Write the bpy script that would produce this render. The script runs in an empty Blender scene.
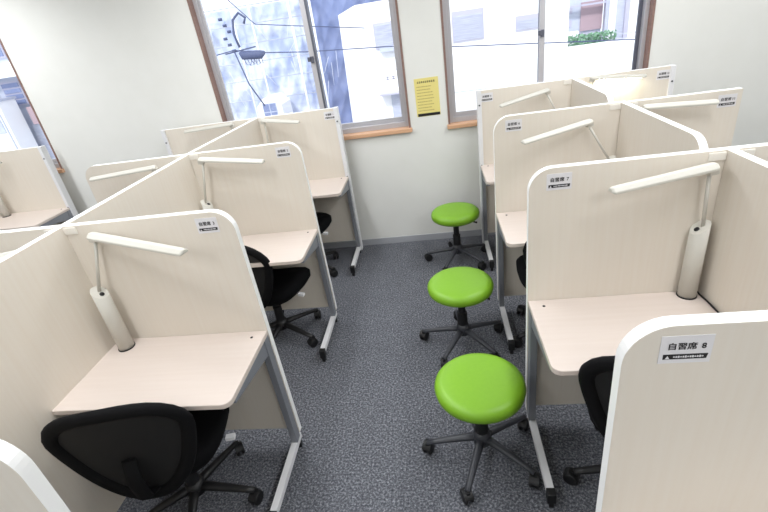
import bpy, bmesh, math, random
from mathutils import Vector, Matrix
random.seed(7)
SC = bpy.context.scene
COL = SC.collection
PI = math.pi

# ------------------------------------------------------------------ camera
FPX = 447.75
cd = bpy.data.cameras.new('camera'); cam = bpy.data.objects.new('camera', cd); COL.objects.link(cam)
cd.sensor_fit = 'HORIZONTAL'; cd.sensor_width = 36.0; cd.lens = FPX / 768 * 36.0
cd.clip_start = 0.02; cd.clip_end = 200
pa, ra, ya = math.radians(-27.227), math.radians(-8.883), math.radians(-9.061)
fw = Vector((math.sin(ya)*math.cos(pa), math.cos(ya)*math.cos(pa), math.sin(pa)))
r0 = Vector((math.cos(ya), -math.sin(ya), 0)); u0 = r0.cross(fw)
rt = r0*math.cos(ra) + u0*math.sin(ra); up = u0*math.cos(ra) - r0*math.sin(ra)
M4 = Matrix(((rt.x, up.x, -fw.x, 0.005), (rt.y, up.y, -fw.y, -0.362), (rt.z, up.z, -fw.z, 1.797), (0, 0, 0, 1)))
cam.matrix_world = M4
SC.camera = cam

# ------------------------------------------------------------------ world, sun, room lights, exposure
SC.view_settings.view_transform = 'Standard'; SC.view_settings.look = 'None'
SC.view_settings.gamma = 1.0; SC.view_settings.use_curve_mapping = False
SC.view_settings.exposure = 0.08
w = bpy.data.worlds.new('sky'); SC.world = w; w.use_nodes = True
bg = w.node_tree.nodes['Background']; bg.inputs['Color'].default_value = (0.93, 0.96, 1.0, 1); bg.inputs['Strength'].default_value = 1.75
sd = bpy.data.lights.new('sun', 'SUN'); sd.energy = 2.2; sd.angle = math.radians(8); sd.color = (1, .97, .93)
so = bpy.data.objects.new('sun', sd); COL.objects.link(so)
so.rotation_euler = Vector((0.25, 1.0, -0.9)).to_track_quat('-Z', 'Y').to_euler()
def ceiling_lamp(x, y, sx, sy, e):
    l = bpy.data.lights.new('ceiling_tube_light', 'AREA'); l.shape = 'RECTANGLE'; l.size = sx; l.size_y = sy
    l.energy = e; l.color = (0.96, 0.98, 1.0)
    o = bpy.data.objects.new('ceiling_tube_light', l); COL.objects.link(o); o.location = (x, y, 2.58)
for x, ex in ((-3.4, 24), (-1.2, 22), (1.0, 20), (2.4, 10)):
    for y, ey in ((-1.2, 1.0), (0.7, .95), (2.3, 1.05)):
        ceiling_lamp(x, y, 0.25, 1.2, ex*ey)

# ------------------------------------------------------------------ materials
def s2l(c):
    return tuple((v/255/12.92 if v/255 <= .04045 else ((v/255+.055)/1.055)**2.4) for v in c)
def mat(name, rgb, rough=.6, metal=0, noise=None, spec=.5, emit=None, dist=0):
    """rgb are display values; noise=(scale, rgb2, stretch xyz, amount, bump)"""
    m = bpy.data.materials.new(name); m.use_nodes = True; nt = m.node_tree; b = nt.nodes['Principled BSDF']
    b.inputs['Roughness'].default_value = rough; b.inputs['Metallic'].default_value = metal
    b.inputs['Specular IOR Level'].default_value = spec
    c = s2l(rgb) + (1,)
    b.inputs['Base Color'].default_value = c
    if noise:
        sc, rgb2, st, amt, bump = noise
        tc = nt.nodes.new('ShaderNodeTexCoord'); mp = nt.nodes.new('ShaderNodeMapping'); mp.inputs['Scale'].default_value = st
        n = nt.nodes.new('ShaderNodeTexNoise'); n.inputs['Scale'].default_value = sc; n.inputs['Detail'].default_value = 8; n.inputs['Distortion'].default_value = dist
        r = nt.nodes.new('ShaderNodeValToRGB'); r.color_ramp.elements[0].position = .5-amt; r.color_ramp.elements[1].position = .5+amt
        r.color_ramp.elements[0].color = s2l(rgb2) + (1,); r.color_ramp.elements[1].color = c
        nt.links.new(tc.outputs['Object'], mp.inputs['Vector']); nt.links.new(mp.outputs[0], n.inputs['Vector'])
        nt.links.new(n.outputs['Fac'], r.inputs['Fac']); nt.links.new(r.outputs['Color'], b.inputs['Base Color'])
        if bump:
            bp = nt.nodes.new('ShaderNodeBump'); bp.inputs['Strength'].default_value = bump; bp.inputs['Distance'].default_value = .01
            nt.links.new(n.outputs['Fac'], bp.inputs['Height']); nt.links.new(bp.outputs[0], b.inputs['Normal'])
    if emit:
        b.inputs['Emission Color'].default_value = s2l(emit[0]) + (1,); b.inputs['Emission Strength'].default_value = emit[1]
    return m
def seethrough(name, rgb, alpha, rough=.8, gloss=False):
    m = bpy.data.materials.new(name); m.use_nodes = True; nt = m.node_tree
    b = nt.nodes['Principled BSDF']; out = nt.nodes['Material Output']
    b.inputs['Base Color'].default_value = s2l(rgb)+(1,); b.inputs['Roughness'].default_value = rough
    t = nt.nodes.new('ShaderNodeBsdfTransparent'); mx = nt.nodes.new('ShaderNodeMixShader'); mx.inputs[0].default_value = alpha
    nt.links.new(t.outputs[0], mx.inputs[1]); nt.links.new(b.outputs[0], mx.inputs[2]); nt.links.new(mx.outputs[0], out.inputs[0])
    return m

LAM = mat('cream_laminate', (220, 213, 202), .5, noise=(3, (217, 208, 195), (22, 22, .8), .25, 0))
JOINT = mat('bracket_plastic', (226, 221, 212), .5)
EDGE = mat('white_edging', (248, 248, 247), .4)
DESK = mat('pale_wood_laminate', (215, 203, 195), .42, noise=(3, (211, 198, 189), (1, 22, 1), .25, 0))
STEEL = mat('silver_grey_steel', (138, 141, 148), .45, .3)
STEELW = mat('light_grey_steel', (222, 222, 224), .45, 0)
BLACKP = mat('black_plastic', (22, 22, 24), .5)
DARKP = mat('charcoal_plastic', (58, 60, 66), .45)
FRAMEB = mat('matt_black_frame', (14, 14, 16), .8, spec=.15)
FABRIC = mat('black_fabric', (10, 10, 12), .95, spec=.15)
MESHM = seethrough('black_mesh_fabric', (12, 12, 14), .42)
MESHD = seethrough('dense_black_mesh_fabric', (10, 10, 12), .985)
GREEN = mat('lime_green_vinyl', (122, 172, 36), .42, noise=(60, (117, 167, 32), (1, 1, 1), .3, .03))
LAMPW = mat('lamp_white_plastic', (196, 193, 184), .45)
DIFF = mat('lamp_diffuser', (238, 236, 228), .5)
DIFFON = mat('lamp_diffuser_lit', (255, 250, 225), .5, emit=((255, 250, 222), 30.0))
PAPER = mat('white_label_paper', (219, 217, 219), .6)
INK = mat('black_ink', (14, 12, 16), .6)
YPAPER = mat('yellow_paper', (226, 212, 132), .7)
FAINT = mat('grey_print', (176, 160, 92), .7)
WALL = mat('white_wall_paint', (226, 226, 222), .85, noise=(6, (222, 222, 217), (1, 1, 1), .3, .02))
CEIL = mat('ceiling_paint', (235, 235, 232), .9)
BASEB = mat('grey_baseboard_vinyl', (168, 170, 176), .6)
WOOD = mat('brown_window_wood', (142, 114, 104), .5, noise=(4, (124, 96, 88), (1, 1, 14), .3, .02))
SILL = mat('oak_sill_wood', (214, 172, 138), .45, noise=(5, (202, 156, 122), (1, 16, 16), .3, .02))
ALU = mat('aluminium_frame', (188, 186, 190), .4, .4)
ALUD = mat('dark_aluminium', (92, 94, 106), .45, .3)
# carpet
CARPET = bpy.data.materials.new('loop_pile_carpet'); CARPET.use_nodes = True
nt = CARPET.node_tree; b = nt.nodes['Principled BSDF']; b.inputs['Roughness'].default_value = .95; b.inputs['Specular IOR Level'].default_value = .1
tc = nt.nodes.new('ShaderNodeTexCoord')
n1 = nt.nodes.new('ShaderNodeTexNoise'); n1.inputs['Scale'].default_value = 100; n1.inputs['Detail'].default_value = 3; n1.inputs['Roughness'].default_value = .7
n2 = nt.nodes.new('ShaderNodeTexNoise'); n2.inputs['Scale'].default_value = 9; n2.inputs['Detail'].default_value = 3
cr = nt.nodes.new('ShaderNodeValToRGB'); e = cr.color_ramp.elements
e[0].position = .3; e[0].color = s2l((58, 60, 66))+(1,); e[1].position = .72; e[1].color = s2l((166, 168, 174))+(1,)
k = e.new(.5); k.color = s2l((98, 100, 107))+(1,)
mx = nt.nodes.new('ShaderNodeMix'); mx.data_type = 'RGBA'; mx.blend_type = 'MULTIPLY'; mx.inputs[0].default_value = .5
c2 = nt.nodes.new('ShaderNodeValToRGB'); c2.color_ramp.elements[0].position = .3; c2.color_ramp.elements[0].color = (.8, .8, .8, 1); c2.color_ramp.elements[1].position = .7
bp = nt.nodes.new('ShaderNodeBump'); bp.inputs['Strength'].default_value = .5; bp.inputs['Distance'].default_value = .01
nt.links.new(tc.outputs['Object'], n1.inputs['Vector']); nt.links.new(tc.outputs['Object'], n2.inputs['Vector'])
nt.links.new(n1.outputs['Fac'], cr.inputs[0]); nt.links.new(n2.outputs['Fac'], c2.inputs[0])
nt.links.new(cr.outputs[0], mx.inputs[6]); nt.links.new(c2.outputs[0], mx.inputs[7]); nt.links.new(mx.outputs[2], b.inputs['Base Color'])
nt.links.new(n1.outputs['Fac'], bp.inputs['Height']); nt.links.new(bp.outputs[0], b.inputs['Normal'])
# glass
GLASS = bpy.data.materials.new('window_glass'); GLASS.use_nodes = True
nt = GLASS.node_tree; nt.nodes.remove(nt.nodes['Principled BSDF'])
t = nt.nodes.new('ShaderNodeBsdfTransparent'); t.inputs[0].default_value = (.96, .98, 1, 1)
g = nt.nodes.new('ShaderNodeBsdfGlossy'); g.inputs['Roughness'].default_value = .02
mx = nt.nodes.new('ShaderNodeMixShader'); mx.inputs[0].default_value = .05
nt.links.new(t.outputs[0], mx.inputs[1]); nt.links.new(g.outputs[0], mx.inputs[2]); nt.links.new(mx.outputs[0], nt.nodes['Material Output'].inputs[0])

# ------------------------------------------------------------------ mesh helpers
def link(name, bm, mats, parent=None, smooth=False, loc=None, bevel=0, autosm=False):
    me = bpy.data.meshes.new(name)
    bmesh.ops.recalc_face_normals(bm, faces=bm.faces)
    bm.to_mesh(me); bm.free()
    for m in (mats if isinstance(mats, (list, tuple)) else [mats]): me.materials.append(m)
    if smooth:
        for p in me.polygons: p.use_smooth = True
    o = bpy.data.objects.new(name, me); COL.objects.link(o)
    if parent: o.parent = parent
    if loc: o.location = loc
    if bevel:
        md = o.modifiers.new('bevel', 'BEVEL'); md.width = bevel; md.segments = 2; md.limit_method = 'ANGLE'
    if autosm:
        try: me.set_sharp_from_angle(angle=math.radians(40))
        except Exception: pass
    return o
def bx(bm, x0, x1, y0, y1, z0, z1, mi=0, M=None):
    vs = [bm.verts.new((x, y, z)) for x in (x0, x1) for y in (y0, y1) for z in (z0, z1)]
    if M: 
        for v in vs: v.co = M @ v.co
    fs = []
    for q in ((0,1,3,2),(4,6,7,5),(0,4,5,1),(2,3,7,6),(0,2,6,4),(1,5,7,3)):
        f = bm.faces.new([vs[i] for i in q]); f.material_index = mi; fs.append(f)
    return vs
def box(name, x0, x1, y0, y1, z0, z1, m, parent=None, bevel=0):
    bm = bmesh.new(); bx(bm, x0, x1, y0, y1, z0, z1); return link(name, bm, m, parent, bevel=bevel)
def slab(bm, poly, a0, a1, axis, side_mi=1, face_mi=0):
    """extrude polygon (2D) between a0 and a1 along axis ('x','y','z')"""
    def P(p, a):
        return {'y': (p[0], a, p[1]), 'x': (a, p[0], p[1]), 'z': (p[0], p[1], a)}[axis]
    A = [bm.verts.new(P(p, a0)) for p in poly]; B = [bm.verts.new(P(p, a1)) for p in poly]
    f = bm.faces.new(A); f.material_index = face_mi; f = bm.faces.new(B[::-1]); f.material_index = face_mi
    n = len(poly)
    for i in range(n):
        f = bm.faces.new((A[i], B[i], B[(i+1) % n], A[(i+1) % n])); f.material_index = side_mi
def arc(cx, cz, r, a0, a1, n=10):
    return [(cx+r*math.cos(math.radians(a0+(a1-a0)*i/n)), cz+r*math.sin(math.radians(a0+(a1-a0)*i/n))) for i in range(n+1)]
def tube(bm, pts, rad, n=10, closed=False, mi=0, flat=None):
    """sweep; rad float or list; flat=(a,b) section scale"""
    pts = [Vector(p) for p in pts]; N = len(pts)
    rads = rad if isinstance(rad, (list, tuple)) else [rad]*N
    rings = []; ref = None
    for i, p in enumerate(pts):
        a = pts[(i-1) % N] if (closed or i > 0) else p; c = pts[(i+1) % N] if (closed or i < N-1) else p
        d = (c-a).normalized()
        if ref is None:
            ref = Vector((0, 0, 1)) if abs(d.z) < .9 else Vector((0, 1, 0))
        s = d.cross(ref).normalized(); u = s.cross(d).normalized(); ref = u
        fa, fb = flat or (1, 1)
        rings.append([bm.verts.new(p + (s*math.cos(2*PI*j/n)*fa + u*math.sin(2*PI*j/n)*fb)*rads[i]) for j in range(n)])
    M = N if closed else N-1
    for i in range(M):
        A, B = rings[i], rings[(i+1) % N]
        for j in range(n):
            f = bm.faces.new((A[j], A[(j+1) % n], B[(j+1) % n], B[j])); f.material_index = mi; f.smooth = True
    if not closed:
        for R_, rev in ((rings[0], True), (rings[-1], False)):
            f = bm.faces.new(R_[::-1] if rev else R_); f.material_index = mi
def lathe(bm, prof, n=32, mi=0, c=(0, 0, 0), M=None):
    """prof: (r,z) list; r=0 ends become poles"""
    rings = []
    for r, z in prof:
        if r < 1e-6: vs = [bm.verts.new((0, 0, z))]
        else: vs = [bm.verts.new((r*math.cos(2*PI*j/n), r*math.sin(2*PI*j/n), z)) for j in range(n)]
        for v in vs:
            v.co = (M @ v.co if M else v.co) + Vector(c)
        rings.append(vs)
    for A, B in zip(rings, rings[1:]):
        for j in range(n):
            a = [A[j % len(A)], A[(j+1) % len(A)]] if len(A) > 1 else [A[0]]
            b_ = [B[(j+1) % len(B)], B[j % len(B)]] if len(B) > 1 else [B[0]]
            if len(a)+len(b_) >= 3:
                f = bm.faces.new(a+b_); f.material_index = mi; f.smooth = True
    return rings
def tag(o, label=None, cat=None, group=None, kind=None):
    if label: o['label'] = label
    if cat: o['category'] = cat
    if group: o['group'] = group
    if kind: o['kind'] = kind
    return o
def thing(name, label, cat, loc=(0, 0, 0), rz=0, group=None):
    o = bpy.data.objects.new(name, None); COL.objects.link(o); o.location = loc; o.rotation_euler = (0, 0, rz)
    o.empty_display_size = .1
    return tag(o, label, cat, group)
def copy_tree(o, parent=None):
    c = o.copy(); COL.objects.link(c)
    if parent: c.parent = parent
    for ch in list(o.children): copy_tree(ch, c)
    return c
def text_into(bm, body, size, cx, cz, y, mi, flipx=1, stretch=1.0):
    """flat lettering in the XZ plane facing -y, centred on cx,cz"""
    cu = bpy.data.curves.new('lettering', 'FONT'); cu.body = body; cu.size = size; cu.align_x = 'CENTER'; cu.align_y = 'CENTER'
    cu.resolution_u = 2
    to = bpy.data.objects.new('lettering', cu); COL.objects.link(to)
    bpy.context.view_layer.update()
    dg = bpy.context.evaluated_depsgraph_get()
    me = bpy.data.meshes.new_from_object(to.evaluated_get(dg))
    for ox, oz in ((-.02, -.02), (.02, -.02), (-.02, .02), (.02, .02), (0, 0)):      # heavy strokes
        nv, nf = len(bm.verts), len(bm.faces)
        bm.from_mesh(me); bm.verts.ensure_lookup_table(); bm.faces.ensure_lookup_table()
        for v in bm.verts[nv:]: v.co = Vector((cx+v.co.x*stretch+ox*size, y-(ox+2*oz)*.002, cz+v.co.y+oz*size))
        for f in bm.faces[nf:]: f.material_index = mi
    bpy.data.objects.remove(to); bpy.data.curves.remove(cu); bpy.data.meshes.remove(me)

# ------------------------------------------------------------------ room shell
H = 1.271; T = .015; HD = .72; YW = 3.338
XL, XR, YF, ZC = -5.6, 3.2, -2.6, 2.6
def struct(o): o['kind'] = 'structure'; return o
struct(box('floor', XL-.2, XR+.2, YF-.2, YW+.2, -.12, 0, CARPET))
struct(box('ceiling', XL-.2, XR+.2, YF-.2, YW+.2, ZC, ZC+.12, CEIL))
struct(box('wall_left', XL-.2, XL, YF-.2, YW+.2, 0, ZC, WALL))
struct(box('wall_right', XR, XR+.2, YF-.2, YW+.2, 0, ZC, WALL))
struct(box('wall_front', XL, XR, YF-.2, YF, 0, ZC, WALL))
WT = .16; WTOP = 2.35
wins = [(-5.2, -3.385, 1.03), (-1.755, -.205, 1.018), (.10, 1.565, 1.005)]
bm = bmesh.new()
xs = [XL]
for x0, x1, z in wins:
    bx(bm, xs[-1], x0, YW, YW+WT, 0, ZC)
    bx(bm, x0, x1, YW, YW+WT, 0, z); bx(bm, x0, x1, YW, YW+WT, WTOP, ZC); xs.append(x1)
bx(bm, xs[-1], XR, YW, YW+WT, 0, ZC)
struct(link('wall_back', bm, WALL))
bm = bmesh.new(); bx(bm, XL, XR, YW-.008, YW, 0, .058)
struct(link('baseboard_back', bm, BASEB))
struct(box('baseboard_right', XR-.008, XR, YF, YW-.008, 0, .058, BASEB))

def window(n, x0, x1, z0, xm, dark_right, latch):
    root = bpy.data.objects.new('window_%d' % n, None); COL.objects.link(root); root['kind'] = 'structure'; root.location = ((x0+x1)/2, YW, z0)
    C = (x0+x1)/2
    def B(name, a, b_, c, d, e_, f, m, bv=.003):
        return box(name, a-C, b_-C, c-YW, d-YW, e_-z0, f-z0, m, root, bv)
    # wooden casing lining the reveal
    bm = bmesh.new(); cw = .014
    for (a, b_) in ((x0-.002, x0+cw), (x1-cw, x1+.002)): bx(bm, a-C, b_-C, -.006, .085, 0, WTOP-z0)
    bx(bm, x0+cw-C, x1-cw-C, -.006, .085, WTOP-z0-cw, WTOP-z0)
    link('window_casing', bm, WOOD, root, bevel=.002)
    B('window_sill', x0-.012, x1+.012, YW-.03, YW+.07, z0-.03, z0+.004, SILL, .005)
    # aluminium outer frame
    fi = x0+cw; fo = x1-cw; y0, y1 = YW+.05, YW+.12
    bm = bmesh.new()
    bx(bm, fi-C, fi+.03-C, y0-YW, y1-YW, .004, WTOP-z0-cw); bx(bm, fo-.03-C, fo-C, y0-YW, y1-YW, .004, WTOP-z0-cw)
    bx(bm, fi+.03-C, fo-.03-C, y0-YW, y1-YW, .004, .045); bx(bm, fi+.03-C, fo-.03-C, y0-YW, y1-YW, WTOP-z0-cw-.04, WTOP-z0-cw)
    link('window_frame', bm, ALU, root, bevel=.002)
    # two sliding sashes meeting at xm
    if n == 2: box('sash_stile', xm-C+.02, xm-C+.036, .06, .115, .08, WTOP-z0-.08, ALUD, root)
    for k, (a, b_, yy) in enumerate(((fi+.03, xm+.02, YW+.062), (xm-.02, fo-.03, YW+.09))):
        s = bmesh.new(); z1 = WTOP-z0-cw-.04; st = .024
        bx(s, a-C, a+st-C, yy-YW, yy+.022-YW, .045, z1); bx(s, b_-(.04 if k == 0 else st)-C, b_-C, yy-YW, yy+.022-YW, .045, z1)
        e2 = .04 if k == 0 else st; bx(s, a+st-C, b_-e2-C, yy-YW, yy+.022-YW, .045, .08); bx(s, a+st-C, b_-e2-C, yy-YW, yy+.022-YW, z1-.03, z1)
        so_ = link('sash', s, ALU if (k == 0 or not dark_right) else ALUD, root, bevel=.002)
        gl = bmesh.new(); bx(gl, a+st-C, b_-st-C, yy+.009-YW, yy+.013-YW, .08, z1-.03)
        link('pane', gl, GLASS, so_)
    if latch:
        bm = bmesh.new(); bx(bm, xm-.012-C, xm+.012-C, YW+.05-YW, YW+.064-YW, latch-z0-.025, latch-z0+.025)
        bx(bm, xm-.034-C, xm-.008-C, .038, .052, latch-z0-.012, latch-z0+.022)
        link('latch', bm, ALUD, root, bevel=.003)
    return root
window(1, *wins[0], -4.3, False, None)
window(2, *wins[1], -.915, False, 1.62)
window(3, *wins[2], .825, True, 1.57)

# ------------------------------------------------------------------ study carrels
def carrel(xe, xs_, y, label, num=None, rounded=True, post=False, D=.43, shown_joint=True, skip_low=False, desk=True):
    """xe free edge x, xs_ spine x, y panel centre. The seat faces +y."""
    s = 1 if xe > xs_ else -1
    W = abs(xe-xs_)
    root = thing('study_carrel', label, 'study desk', (xe, y, 0), 0, 'white edged study carrels')
    X = lambda u: -s*u            # u = distance from the free edge, towards the spine
    def BB(name, u0, u1, y0, y1, z0, z1, m, parent=root, bv=.002):
        a, c = sorted((X(u0), X(u1))); return box(name, a, c, y0, y1, z0, z1, m, parent, bv)
    r = .085 if rounded else .006
    poly = [(X(W-T), .13), (X(W-T), H)] + [(X(a), z) for a, z in arc(r, H-r, r, 90, 180, 10)] + [(X(0), .10), (X(.028), .10), (X(.028), .13)]
    bm = bmesh.new(); slab(bm, poly, -T, T, 'y'); fp = link('front_panel', bm, [LAM, EDGE], root, bevel=.0015)
    # label card on the face the room sees
    if num:
        c = .104 if rounded else .066
        cx = X(c); sg = bmesh.new(); yy = -T-.0012
        bx(sg, cx-.043, cx+.043, yy, -T, 1.188, 1.2490, 0)
        slab(sg, [(cx-.036, 1.1975), (cx-.036, 1.2085), (cx+.038, 1.2085), (cx+.036, 1.1975)], yy-.0006, yy, 'y', 1, 1)
        text_into(sg, '自習席', .0165, cx-.007, 1.2255, yy-.0008, 1, stretch=1.0)
        text_into(sg, num, .0165, cx+.0285, 1.2255, yy-.0008, 1)
        # tiny warning triangle and unreadable white print on the strip
        v = [sg.verts.new(p) for p in ((cx-.033, yy-.0012, 1.199), (cx-.025, yy-.0012, 1.199), (cx-.029, yy-.0012, 1.206))]
        sg.faces.new(v).material_index = 2
        for k in range(13):
            x = cx-.019+k*.0039; hh = .0012+.001*((k*7) % 3)/2
            bx(sg, x, x+.0027, yy-.0012, yy-.0006, 1.203-hh, 1.203+hh, 2)
        link('seat_label', sg, [PAPER, INK, PAPER], fp)
    if post:      # flat steel post closing the end panel, with screw caps
        BB('edge_post', -.006, .026, -T-.014, T+.014, .03, H+.002, STEELW, bv=.003)
        bm = bmesh.new()
        for z in (H-.10, .16, .72):
            bm = bmesh.new(); lathe(bm, [(0, -.001), (.006, -.001), (.006, .003), (0, .003)], 12, 0, (X(.010), -T-.0145, z), Matrix.Rotation(PI/2, 4, 'X').to_3x3())
            link('screw_cap', bm, DARKP, root)
    if desk:
        # desktop
        rr = .035; poly = [(X(W-T), -T), (X(0.002), -T)] + [(X(.002+rr-rr*math.cos(math.radians(a))), -D+rr-rr*math.sin(math.radians(a))) for a in range(0, 91, 15)] + [(X(W-T), -D)]
        bm = bmesh.new(); slab(bm, poly, HD-.022, HD, 'z', 1, 0); link('desktop', bm, [DESK, DESK], root, bevel=.003)
        bm = bmesh.new(); lathe(bm, [(0, 0), (.006, 0), (.006, .001), (0, .0012)], 16, 0, (X(.055), -T-.045, HD)); link('cable_hole_cap', bm, INK, root)
        # frame: upright leg, foot, bracket, back rail
        BB('leg', .004, .034, -T-.045, -T, .08, HD-.022, STEEL)
        ft = BB('foot', .006, .036, -.40, -T+.02, .050, .082, STEELW)
        cp = bmesh.new(); a, c = sorted((X(.004), X(.038))); bx(cp, a, c, -.432, -.398, .030, .084); link('foot_cap', cp, BLACKP, ft, bevel=.003)
        for (f0, f1, f2) in ((-.427, -.403, .032), (-.02, 0, .052)): box('levelling_foot', a+.008, c-.008, f0, f1, 0, f2, BLACKP, ft)
        bm = bmesh.new()
        slab(bm, [(-T-.045, HD-.022), (-D+.05, HD-.022), (-D+.05, HD-.045), (-T-.045, HD-.10)], *sorted((X(.008), X(.03))), 'x', 0, 0)
        link('desk_bracket', bm, STEEL, root, bevel=.002)
        BB('back_rail', .034, W-.03, -T-.05, -T-.02, HD-.085, HD-.045, STEEL)
    if shown_joint:
        bm = bmesh.new(); a, c = sorted((X(W-.07), X(W-T))); bx(bm, a, c, -T-.005, -T, H-.034, H-.006)
        link('joint_bracket', bm, JOINT, root, bevel=.002)
    return root

def divider(x_a, y_a, x_b, y_b, label, round_front=False):
    """upright panel between back-to-back seats; a = front end, b = window end"""
    root_loc = Vector((x_b, y_b, 0)); d = Vector((x_a-x_b, y_a-y_b, 0)); L = d.length; ang = math.atan2(d.y, d.x)+PI/2
    r = .10 if round_front else .004
    poly = [(0, .13), (0, H)] + [(-L+r-r*math.sin(math.radians(a)), H-r+r*math.cos(math.radians(a))) for a in range(0, 91, 9)] + [(-L, .03 if round_front else .13)]
    if round_front: poly += [(-L+.03, .03), (-L+.03, .13)]
    bm = bmesh.new(); slab(bm, poly, -T, T, 'x')
    o = link('divider_panel', bm, [LAM, EDGE], None, bevel=.0015, loc=root_loc); o.rotation_euler = (0, 0, ang)
    return tag(o, label, 'partition', 'divider panels between back to back desks')

def lamp(b, hb, pv, tip, label, lit=False, cable=None):
    """b base xy, hb base top z, pv pivot, tip end of head"""
    root = thing('desk_lamp', label, 'lamp', (b[0], b[1], HD), 0, 'white stick desk lamps')
    o = Vector((b[0], b[1], HD)); R_ = .030
    bm = bmesh.new(); n = 28; h = hb-HD
    dirv = (Vector(tip)-Vector(pv)); dirv.z = 0; dirv.normalize()
    lo = [bm.verts.new((R_*1.05*math.cos(2*PI*j/n), R_*1.05*math.sin(2*PI*j/n), .004)) for j in range(n)]
    hi = [bm.verts.new((R_*math.cos(2*PI*j/n), R_*math.sin(2*PI*j/n), h-.012-.02*(math.cos(2*PI*j/n)*dirv.x+math.sin(2*PI*j/n)*dirv.y))) for j in range(n)]
    for j in range(n):
        f = bm.faces.new((lo[j], lo[(j+1) % n], hi[(j+1) % n], hi[j])); f.smooth = True
    bm.faces.new(hi); bm.faces.new(lo[::-1])
    bs = link('lamp_base', bm, LAMPW, root)
    bm = bmesh.new(); lathe(bm, [(0, 0), (.034, 0), (.034, .005), (0, .005)], 28); link('base_ring', bm, INK, root)
    bm = bmesh.new(); c0 = Vector((dirv.x*.012, dirv.y*.012, h-.019))
    Mx = Matrix.Rotation(math.atan2(dirv.y, dirv.x), 3, 'Z') @ Matrix.Rotation(math.radians(37), 3, 'Y')
    lathe(bm, [(0, 0), (.009, 0), (.009, .002), (0, .002)], 16, 0, c0, Mx); link('dark_hole_disc', bm, INK, bs)  # black disc: the hole in the slanted top, its darkness put into the colour
    P = Vector(pv)-o; Tp = Vector(tip)-o
    bm = bmesh.new(); tube(bm, [(-dirv.x*.01, -dirv.y*.01, h-.03), (P.x, P.y, P.z-.012)], .0065, 10); link('lamp_arm', bm, LAMPW, root)
    d = (Tp-P).normalized(); sd_ = Vector((-d.y, d.x, 0)).normalized(); up_ = d.cross(-sd_).normalized()
    if up_.z < 0: up_ = -up_
    bm = bmesh.new(); A = P-d*.012-up_*.016
    Mj = Matrix((d, sd_, up_)).transposed()
    vs = bx(bm, -.014, .02, -.012, .012, -.012, .01)
    for v in vs: v.co = Mj @ v.co + A
    link('arm_joint', bm, LAMPW, root, bevel=.002)
    L = (Tp-P).length+.02
    bm = bmesh.new(); secs = []
    prof = [(-.024, -.011), (-.024, -.001), (-.009, .012), (.009, .012), (.024, -.001), (.024, -.011)]
    for t_, sc in ((-.022, .55), (-.014, .9), (.0, 1), (L-.03, .92), (L-.012, .86), (L-.006, .5)):
        secs.append([bm.verts.new(P + d*t_ + sd_*a*sc + up_*(c*sc)) for a, c in prof])
    for a, c in zip(secs, secs[1:]):
        for j in range(6): bm.faces.new((a[j], a[(j+1) % 6], c[(j+1) % 6], c[j]))
    bm.faces.new(secs[0]); bm.faces.new(secs[-1][::-1])
    hd = link('lamp_head', bm, LAMPW, root, bevel=.002)
    bm = bmesh.new(); vs = bx(bm, .03, L-.04, -.016, .016, -.0125, -.0108)
    for v in vs: v.co = Mj @ v.co + P
    link('diffuser', bm, DIFFON if lit else DIFF, hd)
    if cable:
        bm = bmesh.new(); tube(bm, [Vector(c)-o for c in cable], .0032, 8); link('power_cable', bm, INK, root)
    return root

ye = dict(A=1.13, B=2.165, C=3.205, Z=.10)
# left block, seats right of the divider
carrel(-.774, -1.482, ye['A'], 'cream study carrel numbered 3 in the left block, its lamp over a wide pale desktop', '3')
carrel(-.783, -1.476, ye['B'], 'cream study carrel numbered 2, between carrels 1 and 3 left of the aisle', '2')
carrel(-.750, -1.41, ye['C'], 'square-cornered study carrel numbered 1 with a steel end post, under the left window', '1', rounded=False, post=True)
carrel(-.755, -1.482, ye['Z'], 'near study carrel at the bottom left corner, only its rounded white edge showing', None, desk=False)
# left block, seats left of the divider
carrel(-2.19, -1.482, ye['A'], 'mostly hidden carrel left of the divider from carrel 3, only its top edge showing')
carrel(-2.175, -1.476, ye['B'], 'round-cornered carrel left of the divider, back to back with carrel 2')
carrel(-2.225, -1.41, ye['C'], 'carrel left of the divider against the wall below the left window, beside carrel 1', rounded=False, post=True)
# far left block
carrel(-3.34, -4.02, 3.19, 'carrel at the far left with pale desktop under the leftmost window', rounded=False, post=True)
# right block
carrel(.302, .965, .315, 'nearest right study carrel numbered 8, bottom right corner, seen from behind', '8')
carrel(.312, .965, 1.222, 'study carrel numbered 7 with a black chair, second from the camera on the right', '7')
carrel(.307, .965, 2.15, 'study carrel numbered 6 on the right, between carrels 5 and 7', '6')
carrel(.314, .983, 3.115, 'square-cornered study carrel numbered 5 under the right window, left of its divider', '5', rounded=False, post=True)
carrel(1.62, .965, 1.222, 'mostly hidden carrel at the right edge of the picture, back to back with carrel 7')
carrel(1.515, .955, 2.135, 'carrel right of the divider with a switched-off lamp, back to back with carrel 6', '11', rounded=False)
carrel(1.640, .983, 3.115, 'square-cornered carrel right of the divider with the only lit lamp', '12', rounded=False, post=True)

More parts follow.
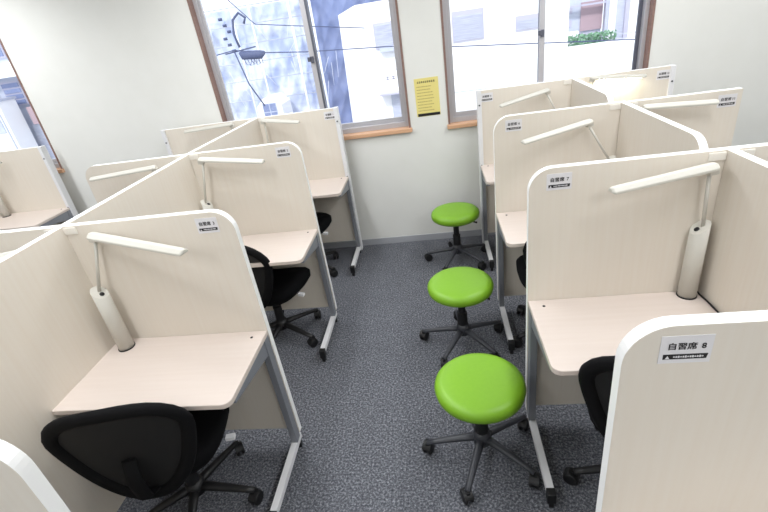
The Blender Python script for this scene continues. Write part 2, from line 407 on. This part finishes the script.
divider(-1.482, ye['Z']+T, -1.482, ye['A']+T, 'cream divider panel along the near end of the left block, in front of carrel 3')
divider(-1.482, ye['A']+T, -1.476, ye['B']+T, 'left block divider panel running from carrel 3 to carrel 2')
divider(-1.476, ye['B']+T, -1.41, ye['C']+T, 'left block divider panel running from carrel 2 to carrel 1 by the window')
divider(-4.02, 2.3, -4.02, 3.19+T, 'divider panel of the far left block below the leftmost window', True)
divider(.965, .33+T, .965, 1.222+T, 'right block divider panel beside carrel 7, at the right edge of the picture')
divider(.965, 1.345, .965, 2.15+T, 'round-ended divider panel standing between carrels 6 and 11', True)
divider(.975, 2.32, .983, 3.115+T, 'round-ended divider panel standing between carrels 5 and 12 by the window', True)

lamp((-1.392, 1.055), 1.012, (-1.33, 1.09, 1.232), (-.915, .965, 1.19), 'white desk lamp on carrel 3, its head stretching towards the aisle')
lamp((-1.405, 2.07), 1.0, (-1.345, 2.075, 1.25), (-.985, 2.05, 1.205), 'white desk lamp on carrel 2, base mostly hidden behind the panel of carrel 3')
lamp((-1.33, 3.12), 1.0, (-1.322, 3.12, 1.256), (-1.05, 3.10, 1.216), 'white desk lamp on carrel 1 below the left window')
lamp((-1.60, 2.07), 1.0, (-1.66, 2.07, 1.238), (-2.03, 2.03, 1.222), 'white desk lamp left of the divider, back to back with the lamp of carrel 2')
lamp((-1.56, 3.12), 1.0, (-1.60, 3.12, 1.262), (-1.97, 3.10, 1.252), 'white desk lamp left of the divider by the wall, farthest of the left block')
lamp((-1.56, 1.055), 1.0, (-1.60, 1.08, 1.20), (-1.93, 1.02, 1.19), 'white desk lamp cut off by the left picture edge, beyond the divider from carrel 3')
lamp((-3.93, 3.10), 1.0, (-3.93, 3.10, 1.21), (-3.70, 3.08, 1.20), 'white desk lamp at the far left below the leftmost window')
lamp((.897, 1.175), 1.02, (.885, 1.165, 1.232), (.565, 1.10, 1.21), 'white desk lamp on carrel 7, its head reaching left over the desktop', cable=[(.93, 1.19, HD+.02), (.938, 1.17, HD+.006), (.943, 1.12, HD+.004), (.943, .95, HD+.004), (.944, .81, HD+.004)])
lamp((.90, 2.08), 1.0, (.775, 2.08, 1.205), (.44, 1.98, 1.165), 'white desk lamp on carrel 6 with a slanting arm, its head tilted up')
lamp((.90, 3.05), 1.0, (.785, 3.05, 1.222), (.465, 2.97, 1.172), 'white desk lamp on carrel 5 under the right window')
lamp((1.045, 2.07), 1.0, (1.055, 2.07, 1.247), (1.355, 2.05, 1.237), 'white switched-off desk lamp on carrel 11, its head level along the panel')
lamp((1.07, 3.05), 1.0, (1.10, 3.05, 1.266), (1.42, 3.03, 1.24), 'lit white desk lamp shining on the panel of carrel 12', lit=True)

# ------------------------------------------------------------------ casters, stools, chairs
def caster(name, parent, p, rz, s=1.0, m=BLACKP):
    bm = bmesh.new(); M = Matrix.Rotation(PI/2, 3, 'Y')
    for dx in (-.011, .011):
        lathe(bm, [(0, -.007), (.020*s, -.007), (.025*s, -.004), (.025*s, .004), (.020*s, .007), (0, .007)], 18, 0, (dx*s, -.008, .025*s), M)
    bx(bm, -.006, .006, -.016, .012, .02*s, .058*s)
    pts = arc(0, 0, .028*s, 20, 160, 8)
    for a, c in zip(pts, pts[1:]):
        for xx in ((-.02, .02),):
            vs = [bm.verts.new((x, y-.008, z+.025*s)) for x in xx for (y, z) in (a, c)]
            bm.faces.new((vs[0], vs[1], vs[3], vs[2]))
    o = link(name, bm, m, parent, loc=p); o.rotation_euler = (0, 0, rz)
    return o
def star_base(root, R_, hubz, ang, m, tipz=.065, r0_=.017, cs=1.2):
    for k in range(5):
        a = math.radians(ang)+k*2*PI/5; c, s = math.cos(a), math.sin(a)
        bm = bmesh.new()
        pts = [(c*t_*R_, s*t_*R_, hubz+(tipz-hubz)*(t_**1.3)) for t_ in (.06, .3, .6, .85, 1.0)]
        tube(bm, pts, [r0_*1.3, r0_*1.15, r0_, r0_*.85, r0_*.8], 10, flat=(1, .8))
        lg = link('base_leg', bm, m, root)
        caster('caster', lg, (c*R_, s*R_, 0), a+random.uniform(-1.2, 1.2), cs)
def stool(x, y, ang, label):
    root = thing('swivel_stool', label, 'stool', (x, y, 0), 0, 'green swivel stools in the aisle')
    R_ = .187; zt = .452
    prof = [(0, zt), (.10, zt-.0005), (.15, zt-.003), (.172, zt-.009), (.184, zt-.022), (R_, zt-.036), (.184, zt-.056), (.172, zt-.068), (.15, zt-.074), (0, zt-.074)]
    bm = bmesh.new(); lathe(bm, prof, 56); link('seat', bm, GREEN, root)
    bm = bmesh.new(); lathe(bm, [(0, zt-.073), (.15, zt-.073), (.145, zt-.082), (0, zt-.082)], 40); link('seat_pan', bm, BLACKP, root)
    bm = bmesh.new(); bx(bm, -.06, .06, -.04, .04, zt-.10, zt-.074); lathe(bm, [(0, zt-.09), (.022, zt-.09), (.022, .24), (.030, .235), (.030, .11), (0, .11)], 20); link('gas_column', bm, BLACKP, root, autosm=True)
    bm = bmesh.new(); tube(bm, [(.03, -.02, zt-.09), (.13, -.05, zt-.095), (.16, -.06, zt-.10)], [.005, .005, .008], 8); link('height_lever', bm, BLACKP, root)
    bm = bmesh.new(); lathe(bm, [(0, .155), (.033, .152), (.040, .13), (.040, .085), (.03, .075), (0, .075)], 24); link('base_hub', bm, DARKP, root)
    star_base(root, .25, .115, ang, DARKP, .068, .016)
    return root
stool(.092, 1.055, 178, 'green round swivel stool nearest the camera in the aisle')
stool(.062, 1.845, 168, 'green round swivel stool in the middle of the row of three')
stool(.090, 2.90, 172, 'green round swivel stool farthest away beside the back wall')

def chair_model():
    root = thing('office_chair', None, 'chair', (0, 0, 0))
    # seat cushion: rounded-square lathe-like grid
    bm = bmesh.new(); n = 40
    def ring(sx, sy, z, e_=3.2):
        vs = []
        for j in range(n):
            a = 2*PI*j/n; c, s = math.cos(a), math.sin(a)
            r = (abs(c)**e_+abs(s)**e_)**(-1/e_)
            vs.append(bm.verts.new((c*r*sx, s*r*sy+.02, z-.012*(1 if s > .5 else 0)*s)))
        return vs
    rs = [ring(.02, .02, .472), ring(.15, .15, .47), ring(.205, .205, .463), ring(.228, .225, .445), ring(.225, .222, .405), ring(.20, .20, .37), ring(.02, .02, .365)]
    for a, c in zip(rs, rs[1:]):
        for j in range(n): f = bm.faces.new((a[j], a[(j+1) % n], c[(j+1) % n], c[j])); f.smooth = True
    bm.faces.new(rs[0]); bm.faces.new(rs[-1][::-1])
    link('seat', bm, FABRIC, root)
    # backrest: wide-shouldered frame with mesh
    W2 = .235
    def bp(u, v):    # u -1..1, v 0..1
        return Vector((u, -.225+.9*u*u*1.0 - .035*math.sin(v*PI), 0))
    out = []
    N = 44
    for i in range(N):
        a = 2*PI*i/N; c, s = math.cos(a), math.sin(a); e_ = 2.7
        r = (abs(c)**e_+abs(s)**e_)**(-1/e_)
        x = c*r*W2*(.50+.50*max(0, min(1, (s*r+1)/1.5))**.9); z = .605+s*r*.225
        y = -.235+.75*x*x-.05*((z-.47)/.4)
        out.append(Vector((x, y, z)))
    bm = bmesh.new(); tube(bm, out, .027, 10, closed=True, flat=(1, .75))
    br = link('backrest', bm, FRAMEB, root, smooth=True)
    bm = bmesh.new(); rings = []
    cen = sum(out, Vector())/N
    for t_ in (1, .75, .5, .25):
        rr = []
        for p in out:
            x = p.x*t_; z = .605+(p.z-.605)*t_; rr.append(bm.verts.new((x, -.235+.75*x*x-.05*((z-.47)/.4), z)))
        rings.append(rr)
    for a, c in zip(rings, rings[1:]):
        for j in range(N): bm.faces.new((a[j], a[(j+1) % N], c[(j+1) % N], c[j]))
    bm.faces.new(rings[-1])
    link('back_mesh', bm, MESHM, br, smooth=True)
    bm = bmesh.new(); tube(bm, [(0, -.02, .385), (0, -.20, .39), (0, -.275, .43), (0, -.285, .52), (0, -.26, .60)], [.026, .026, .024, .022, .02], 10, flat=(1.3, .6))
    link('back_support', bm, FRAMEB, root)
    bm = bmesh.new(); bx(bm, -.09, .09, -.10, .10, .33, .37); link('seat_mechanism', bm, DARKP, root, bevel=.01)
    bm = bmesh.new(); tube(bm, [(.06, .0, .38), (.20, -.02, .385), (.235, -.03, .38)], [.006, .006, .006], 8); bx(bm, .225, .262, -.042, -.018, .372, .388, 1)
    link('height_lever', bm, [DARKP, STEELW], root)
    bm = bmesh.new(); lathe(bm, [(0, .37), (.020, .37), (.020, .25), (.028, .245), (.028, .10), (0, .10)], 20); link('gas_column', bm, BLACKP, root, autosm=True)
    bm = bmesh.new(); lathe(bm, [(0, .14), (.036, .135), (.042, .11), (.042, .075), (0, .07)], 24); link('base_hub', bm, BLACKP, root)
    star_base(root, .27, .105, 60, BLACKP, .068, .018)
    return root
ch0 = chair_model()
spots = [(-1.185, .835, 12, 'black mesh-back office chair pushed under the desktop of carrel 3'),
         (-1.14, 2.03, -16, 'black mesh-back office chair between carrels 2 and 3, at the desk of carrel 2'),
         (-1.17, 2.93, -16, 'black office chair mostly hidden behind carrel 2, at the desk of carrel 1'),
         (.715, .90, -25, 'black office chair at carrel 7, half hidden behind the near panel of carrel 8'),
         (.625, 1.90, 0, 'black office chair at carrel 6, only an edge showing past the panel of carrel 7'),
         (-3.80, 2.72, 20, 'black office chair at the far left carrel')]
for i, (x, y, a, lb) in enumerate(spots):
    c = ch0 if i == 0 else copy_tree(ch0)
    c.location = (x, y, 0); c.rotation_euler = (0, 0, math.radians(a))
    tag(c, lb, 'chair', 'black office chairs')
    if i in (0, 3):      # these two have a dense mesh
        bk = [k for k in c.children if k.name.startswith('backrest')][0].children[0]
        bk.data = bk.data.copy(); bk.data.materials.clear(); bk.data.materials.append(MESHD)

# ------------------------------------------------------------------ yellow notice
root = thing('notice_poster', 'yellow printed notice on the wall between the two windows, black strip at its foot', 'notice', (-.05, YW, 1.24))
bm = bmesh.new(); bx(bm, -.093, .093, -.002, 0, -.145, .142)
bx(bm, -.085, .090, -.003, -.002, -.143, -.122, 1)
random.seed(3)
x = -.07
while x < .055:            # heading: dense black characters, too small to read
    wd = random.choice((.009, .011, .012))
    bx(bm, x, x+wd, -.003, -.002, .108, .112, 1); bx(bm, x, x+wd, -.003, -.002, .116, .119, 1); bx(bm, x+wd*.35, x+wd*.6, -.003, -.002, .106, .121, 1)
    x += wd+.0045
for k in range(9):
    z = .080-k*.0225; x = -.078; end = random.uniform(.02, .075)
    while x < end:
        wd = random.uniform(.005, .014); bx(bm, x, x+wd, -.003, -.002, z-.003, z+.003, 2); x += wd+.003
link('sheet', bm, [YPAPER, INK, FAINT], root)

# ------------------------------------------------------------------ the street outside
SHEET = mat('blue_scaffold_sheet', (220, 225, 238), .7, noise=(.9, (168, 180, 214), (1.6, 1, 1), .14, .5), dist=.3)
SHEETD = mat('dark_blue_sheet', (132, 143, 180), .7, noise=(1.6, (110, 124, 166), (1, 1, 1.5), .2, .2))
WHITEF = mat('white_render', (250, 250, 252), .8)
POLE = mat('galvanised_tube', (235, 238, 246), .5)
GWIN = mat('grey_shutter_glass', (196, 200, 214), .5, noise=(3, (176, 180, 200), (1, 1, 16), .1, 0))
GFR = mat('grey_window_surround', (184, 182, 200), .6)
CABLE = mat('cable_blue_black', (70, 80, 116), .6)
TILE = mat('pale_blue_grey_cladding', (196, 202, 216), .7, noise=(1, (184, 190, 208), (1, 1, 8), .2, 0))
BRICK = mat('brown_cladding', (176, 152, 160), .7)
ROAD = mat('asphalt', (120, 122, 128), .9)
LEAF = mat('hedge_leaf', (132, 172, 140), .7, noise=(9, (100, 146, 116), (1, 1, 1), .2, 0))
struct(box('street_ground', -60, 60, 4.2, 80, -4.1, -4.0, ROAD))
def shutter(root, x0, x1, z0, z1, y, head=True):
    o = box('window', x0, x1, y-.04, y+.02, z0, z1, GFR, root)
    bm = bmesh.new(); n = max(4, int((z1-z0)/.06)); top = z1-(.12 if head else .04); h_ = (top-z0-.04)/n
    for k in range(n): bx(bm, x0+.04, x1-.04, y-.055, y-.04, z0+.04+k*h_, z0+.04+k*h_+h_*.78)
    link('pane', bm, GWIN, o)
    return o
YB = 15.36
root = thing('white_building', 'overexposed white rendered building across the street seen through both windows', 'building', (0, YB, -4))
def wbox(name, x0, x1, y0, y1, z0, z1, m): return box(name, x0, x1, y0-YB, y1-YB, z0+4, z1+4, m, root)
bm = bmesh.new(); slab(bm, [(-2.93, 0), (-2.76, 6.2), (-2.2, 6.4), (4.2, 6.45), (4.2, 0)], 0, 2.2, 'y', 0, 0); link('facade', bm, WHITEF, root)
wbox('low_annex', 4.2, 9.5, YB, YB+3.5, -4, .04, WHITEF)
for (x0, x1, z0, z1, hd) in ((-1.72, -.95, 1.06, 1.82, False), (.72, 1.68, .94, 1.80, True), (2.63, 3.5, 1.0, 1.42, True)):
    shutter(root, x0, x1, z0+4, z1+4, 0, hd)
wbox('window_box', -1.58, -.95, YB-.25, YB, .98, 1.13, TILE)
wbox('door_awning', -1.75, -1.0, YB-.5, YB, -.29, -.25, GFR)
o = wbox('door', -1.42, -1.08, YB-.03, YB, -1.15, -.34, GWIN)
bm = bmesh.new()
for k in range(3): 
    x = -1.52+k*.19; bx(bm, x, x+.12, -.02, 0, 4.13, 4.16); bx(bm, x, x+.12, -.02, 0, 4.20, 4.23); bx(bm, x+.04, x+.07, -.02, 0, 4.13, 4.23)
link('sign_lettering', bm, GFR, root)
bm = bmesh.new(); bx(bm, .6, 1.75, -.02, 0, 4-.55, 4-.53); bx(bm, 2.0, 2.4, -.02, 0, 4-.72, 4-.69); bx(bm, -2.4, -.9, -.02, 0, 4.42, 4.43); link('wall_trim', bm, TILE, root)

# scaffolded building
YS = 18.36
root = thing('scaffolded_building', 'building wrapped in blue translucent scaffold sheeting beyond the left window', 'building', (-6, YS, -4))
def rip(name, x0, x1, z0, z1, m, y=0.0):
    bm = bmesh.new(); nx, nz = 160, 110; g = []
    for i in range(nx+1):
        for j in range(nz+1):
            x = x0+(x1-x0)*i/nx; z = z0+(z1-z0)*j/nz
            yy = .12*abs(math.sin(x*2.6+z*1.1))+.08*abs(math.sin(z*2.4-x*1.2))+.05*abs(math.sin(x*6.7-z*3.1))+.06*abs(math.sin((x+z*.6)*4.1))
            g.append(bm.verts.new((x+6, yy+y, z+4)))
    for i in range(nx):
        for j in range(nz):
            a = i*(nz+1)+j; f = bm.faces.new((g[a], g[a+1], g[a+nz+2], g[a+nz+1])); f.smooth = True
    o = link(name, bm, m, root); sm = o.modifiers.new('thickness', 'SOLIDIFY'); sm.thickness = .02
    return o
rip('sheeting', -12.5, -4.35, -4, 3.05, SHEET)
rip('dark_sheeting', -4.35, -1.0, -4, 4.2, SHEETD)
box('building_mass', -12.4+6, -1+6, .5, 6, 0, 6.9, TILE, root)
for x0, x1, x2 in ((-8.4, -8.4, 0), (-7.2, -7.2, 0), (-6.5, -6.5, 0), (-5.0, -5.0, 0), (-4.2, -4.2, 0)):
    bm = bmesh.new(); tube(bm, [(x0+6, -.35, 0), (x1+6, -.35, 7.2)], .045 if x0 > -6 else .03, 8); link('scaffold_pole', bm, POLE, root)
for z in (-.9, -.2, .55, 1.2, 1.85, 2.5, 3.1):
    bm = bmesh.new(); tube(bm, [(-12.4+6, -.30, z+4), (-4.4+6, -.30, z+3.95)], .02, 6); link('scaffold_rail', bm, GWIN, root)
bm = bmesh.new()
for k in range(26):
    x = random.uniform(-9, -3.2)+6; z = random.uniform(3.6, 6.6); a = random.uniform(-.5, .5); tube(bm, [(x, -.28, z), (x+a, -.3, z-random.uniform(.5, 1.1))], .008, 5)
link('tie_ropes', bm, POLE, root)
# small white dormer house in front
root = thing('white_dormer_house', 'small white gabled house with a four-pane window beyond the left window', 'building', (-6.1, 16.6, -4))
bm = bmesh.new(); slab(bm, [(-.50, 0), (-.50, 3.65), (-.22, 3.92), (.18, 3.95), (.46, 3.65), (.50, 0)], 0, 1.2, 'y', 0, 0); link('gable_wall', bm, WHITEF, root)
o = box('window', -.27, .27, -.03, 0, 3.12, 3.76, TILE, root)
bm = bmesh.new()
for a in (-.24, .02): 
    for c in (3.15, 3.46): bx(bm, a, a+.22, -.045, -.03, c, c+.27)
link('pane', bm, SHEETD, o)

# overhead cables
def cable(pts, r, label, g='overhead cables across the street'):
    bm = bmesh.new(); P0 = Vector(pts[0]); tube(bm, [Vector(p)-P0 for p in pts], r, 6)
    o = link('overhead_cable', bm, CABLE, loc=P0); return tag(o, label, 'cable', g)
YC_ = 11.36
cable([(-9, YC_, 1.35), (-5.6, YC_, 1.62), (-4.75, YC_, 1.71), (-4.2, YC_, 1.58), (-3.0, YC_, 1.44), (-.77, YC_, 1.27), (.35, YC_, 1.10), (2.58, YC_, .88), (5.5, YC_, .6), (9, YC_, .35)], .014, 'long overhead cable crossing both windows level with the white building')
cable([(-4.73, YC_-.1, 1.72), (-4.56, YC_-.1, .9), (-4.3, YC_-.1, .35)], .018, 'dark cable dropping steeply from the cable box')
cable([(-5.2, YC_+.2, 3.4), (-4.15, YC_+.2, 2.2), (-3.3, YC_+.2, 2.05), (-1.5, YC_+.2, 1.75)], .012, 'thin upper cable running right from the insulators')
root = thing('cable_junction_box', 'dark blue cable junction with looped wires hanging on the overhead line', 'cable junction', (-4.3, YC_, 1.5))
bm = bmesh.new(); tube(bm, [(-.34, 0, .14), (-.28, 0, .07), (.18, 0, .03), (.30, 0, .07)], [.03, .10, .10, .03], 14); link('casing', bm, CABLE, root)
bm = bmesh.new()
for k in range(5):
    tube(bm, [(-.26+k*.08, -.02, .0), (-.22+k*.09, -.02, -.15-.03*(k % 2)), (-.12+k*.08, -.02, -.17), (-.05+k*.06, -.02, 0)], .008, 5)
link('wire_loops', bm, CABLE, root)
bm = bmesh.new()
tube(bm, [(-.30, 0, .25), (-.36, 0, .55), (-.30, 0, .85), (-.12, 0, .98), (.02, 0, .86), (-.05, 0, .74)], .03, 8)
for k in range(6): lathe(bm, [(0, -.03), (.05, -.03), (.05, .03), (0, .03)], 10, 0, (-.46-.07*(k % 3), 0, .2+k*.14))
tube(bm, [(-.7, 0, .15), (.1, 0, .22)], .018, 6)
link('insulators', bm, CABLE, root)

# buildings beyond the right window
YR = 24.36
root = thing('grey_apartment_building', 'pale grey building with brown panel beyond the right window', 'building', (8, YR, -4))
for nm, x0, x1, z0, z1, m, y0 in (('wall', 5.5, 8.35, -4, 3.0, TILE, .8), ('side_wall', 8.35, 12.5, -4, 3.2, GWIN, 0.3), ('brown_panel', 7.35, 8.35, .1, 1.35, BRICK, .7), ('corner_pilaster', 8.5, 8.8, -4, 3.2, WHITEF, .2), ('downpipe', 9.2, 9.4, -4, 3.2, GFR, .18), ('corner_pilaster', 9.4, 9.8, -4, 3.2, WHITEF, .2),
                                 ('window', 6.55, 6.95, .95, 1.25, GFR, .75), ('window', 6.55, 6.95, .35, .65, GFR, .75), ('balcony', 6.5, 7.2, -.6, .15, WHITEF, .4), ('doorway', 7.3, 8.2, -.5, .0, GFR, .7), ('canopy', 6.5, 8.3, 1.2, 1.27, GFR, .2)):
    box(nm, x0-8, x1-8, y0, y0+(1.5 if m in (TILE,) else .3), z0+4, z1+4, m, root)
root = thing('rooftop_railing', 'blue-grey railing behind the hedge beyond the right window', 'railing', (9, 21.5, -.45))
for z in (.1, .28, .46):
    bm = bmesh.new(); tube(bm, [(-3, 0, z), (3.5, 0, z)], .022, 6); link('rail', bm, GWIN, root)
for k in range(9):
    bm = bmesh.new(); tube(bm, [(-3+k*.8, 0, 0), (-3+k*.8, 0, .48)], .02, 6); link('post', bm, GFR, root)
box('roof_deck', -3.2, 3.6, -.5, .3, -3.55, .0, WHITEF, root)
bm = bmesh.new(); random.seed(11)
for k in range(1500):
    c = Vector((random.uniform(-.95, .85), random.uniform(-.35, .35), random.uniform(0, .75)))
    n = Vector((random.uniform(-1, 1), random.uniform(-1, 1), random.uniform(-1, 1))).normalized(); a = n.orthogonal().normalized(); b2 = n.cross(a)
    s = random.uniform(.04, .08)
    f = [bm.verts.new(c+a*s), bm.verts.new(c+b2*s*.6), bm.verts.new(c-a*s), bm.verts.new(c-b2*s*.6)]; bm.faces.new(f)
o = link('hedge', bm, LEAF, loc=(6.4, 20.3, -.46)); tag(o, 'green leafy hedge on the low roof beyond the right window', 'hedge')
root = thing('roof_planter', 'white planter wall holding up the hedge beyond the right window', 'planter', (6.4, 20.3, -4))
box('planter_wall', -1.2, 1.2, -.4, .4, 0, 3.54, WHITEF, root)

# buildings beyond the left window
root = thing('blue_grey_house', 'blue-grey house with dark windows and a brown box beyond the leftmost window', 'building', (-17.5, 18.4, -4))
box('wall', -3.5, 2.5, 0.3, 4, 0, 8.2, TILE, root)
box('floor_band', -3.5, 2.5, -.3, .3, 5.95, 6.5, WHITEF, root)
for x in (-2.2, -.9, .3):
    o = box('window', x, x+.9, .2, .3, 4.8, 5.8, GFR, root)
    bm = bmesh.new(); 
    for k in range(4): bx(bm, x+.05, x+.85, .17, .2, 4.86+k*.23, 4.86+k*.23+.17)
    link('pane', bm, SHEETD, o)
for x in (-2.2, -.9, .2): 
    o = box('window', x, x+.9, .2, .3, 6.7, 7.6, GFR, root); bm = bmesh.new(); bx(bm, x+.06, x+.84, .17, .2, 6.76, 7.54); link('pane', bm, SHEETD, o)
box('brown_panel', .15, 1.0, -.2, .3, 4.0, 4.72, BRICK, root)
box('lower_wall', -.2, 2.0, .05, .3, 2.2, 3.95, GWIN, root)
root = thing('white_shed', 'white flat-roofed shed beyond the leftmost window', 'shed', (-18.1, 17.6, -4))
box('shed_wall', -1.3, .45, -.3, .6, 0, 5.2, WHITEF, root); box('shed_door', -.35, .2, -.34, -.3, 3.9, 4.9, TILE, root); box('shed_roof_edge', -1.35, .5, -.38, .65, 5.12, 5.22, GWIN, root); box('wall_batten', .28, .33, -.34, -.3, 0, 5.1, GWIN, root)
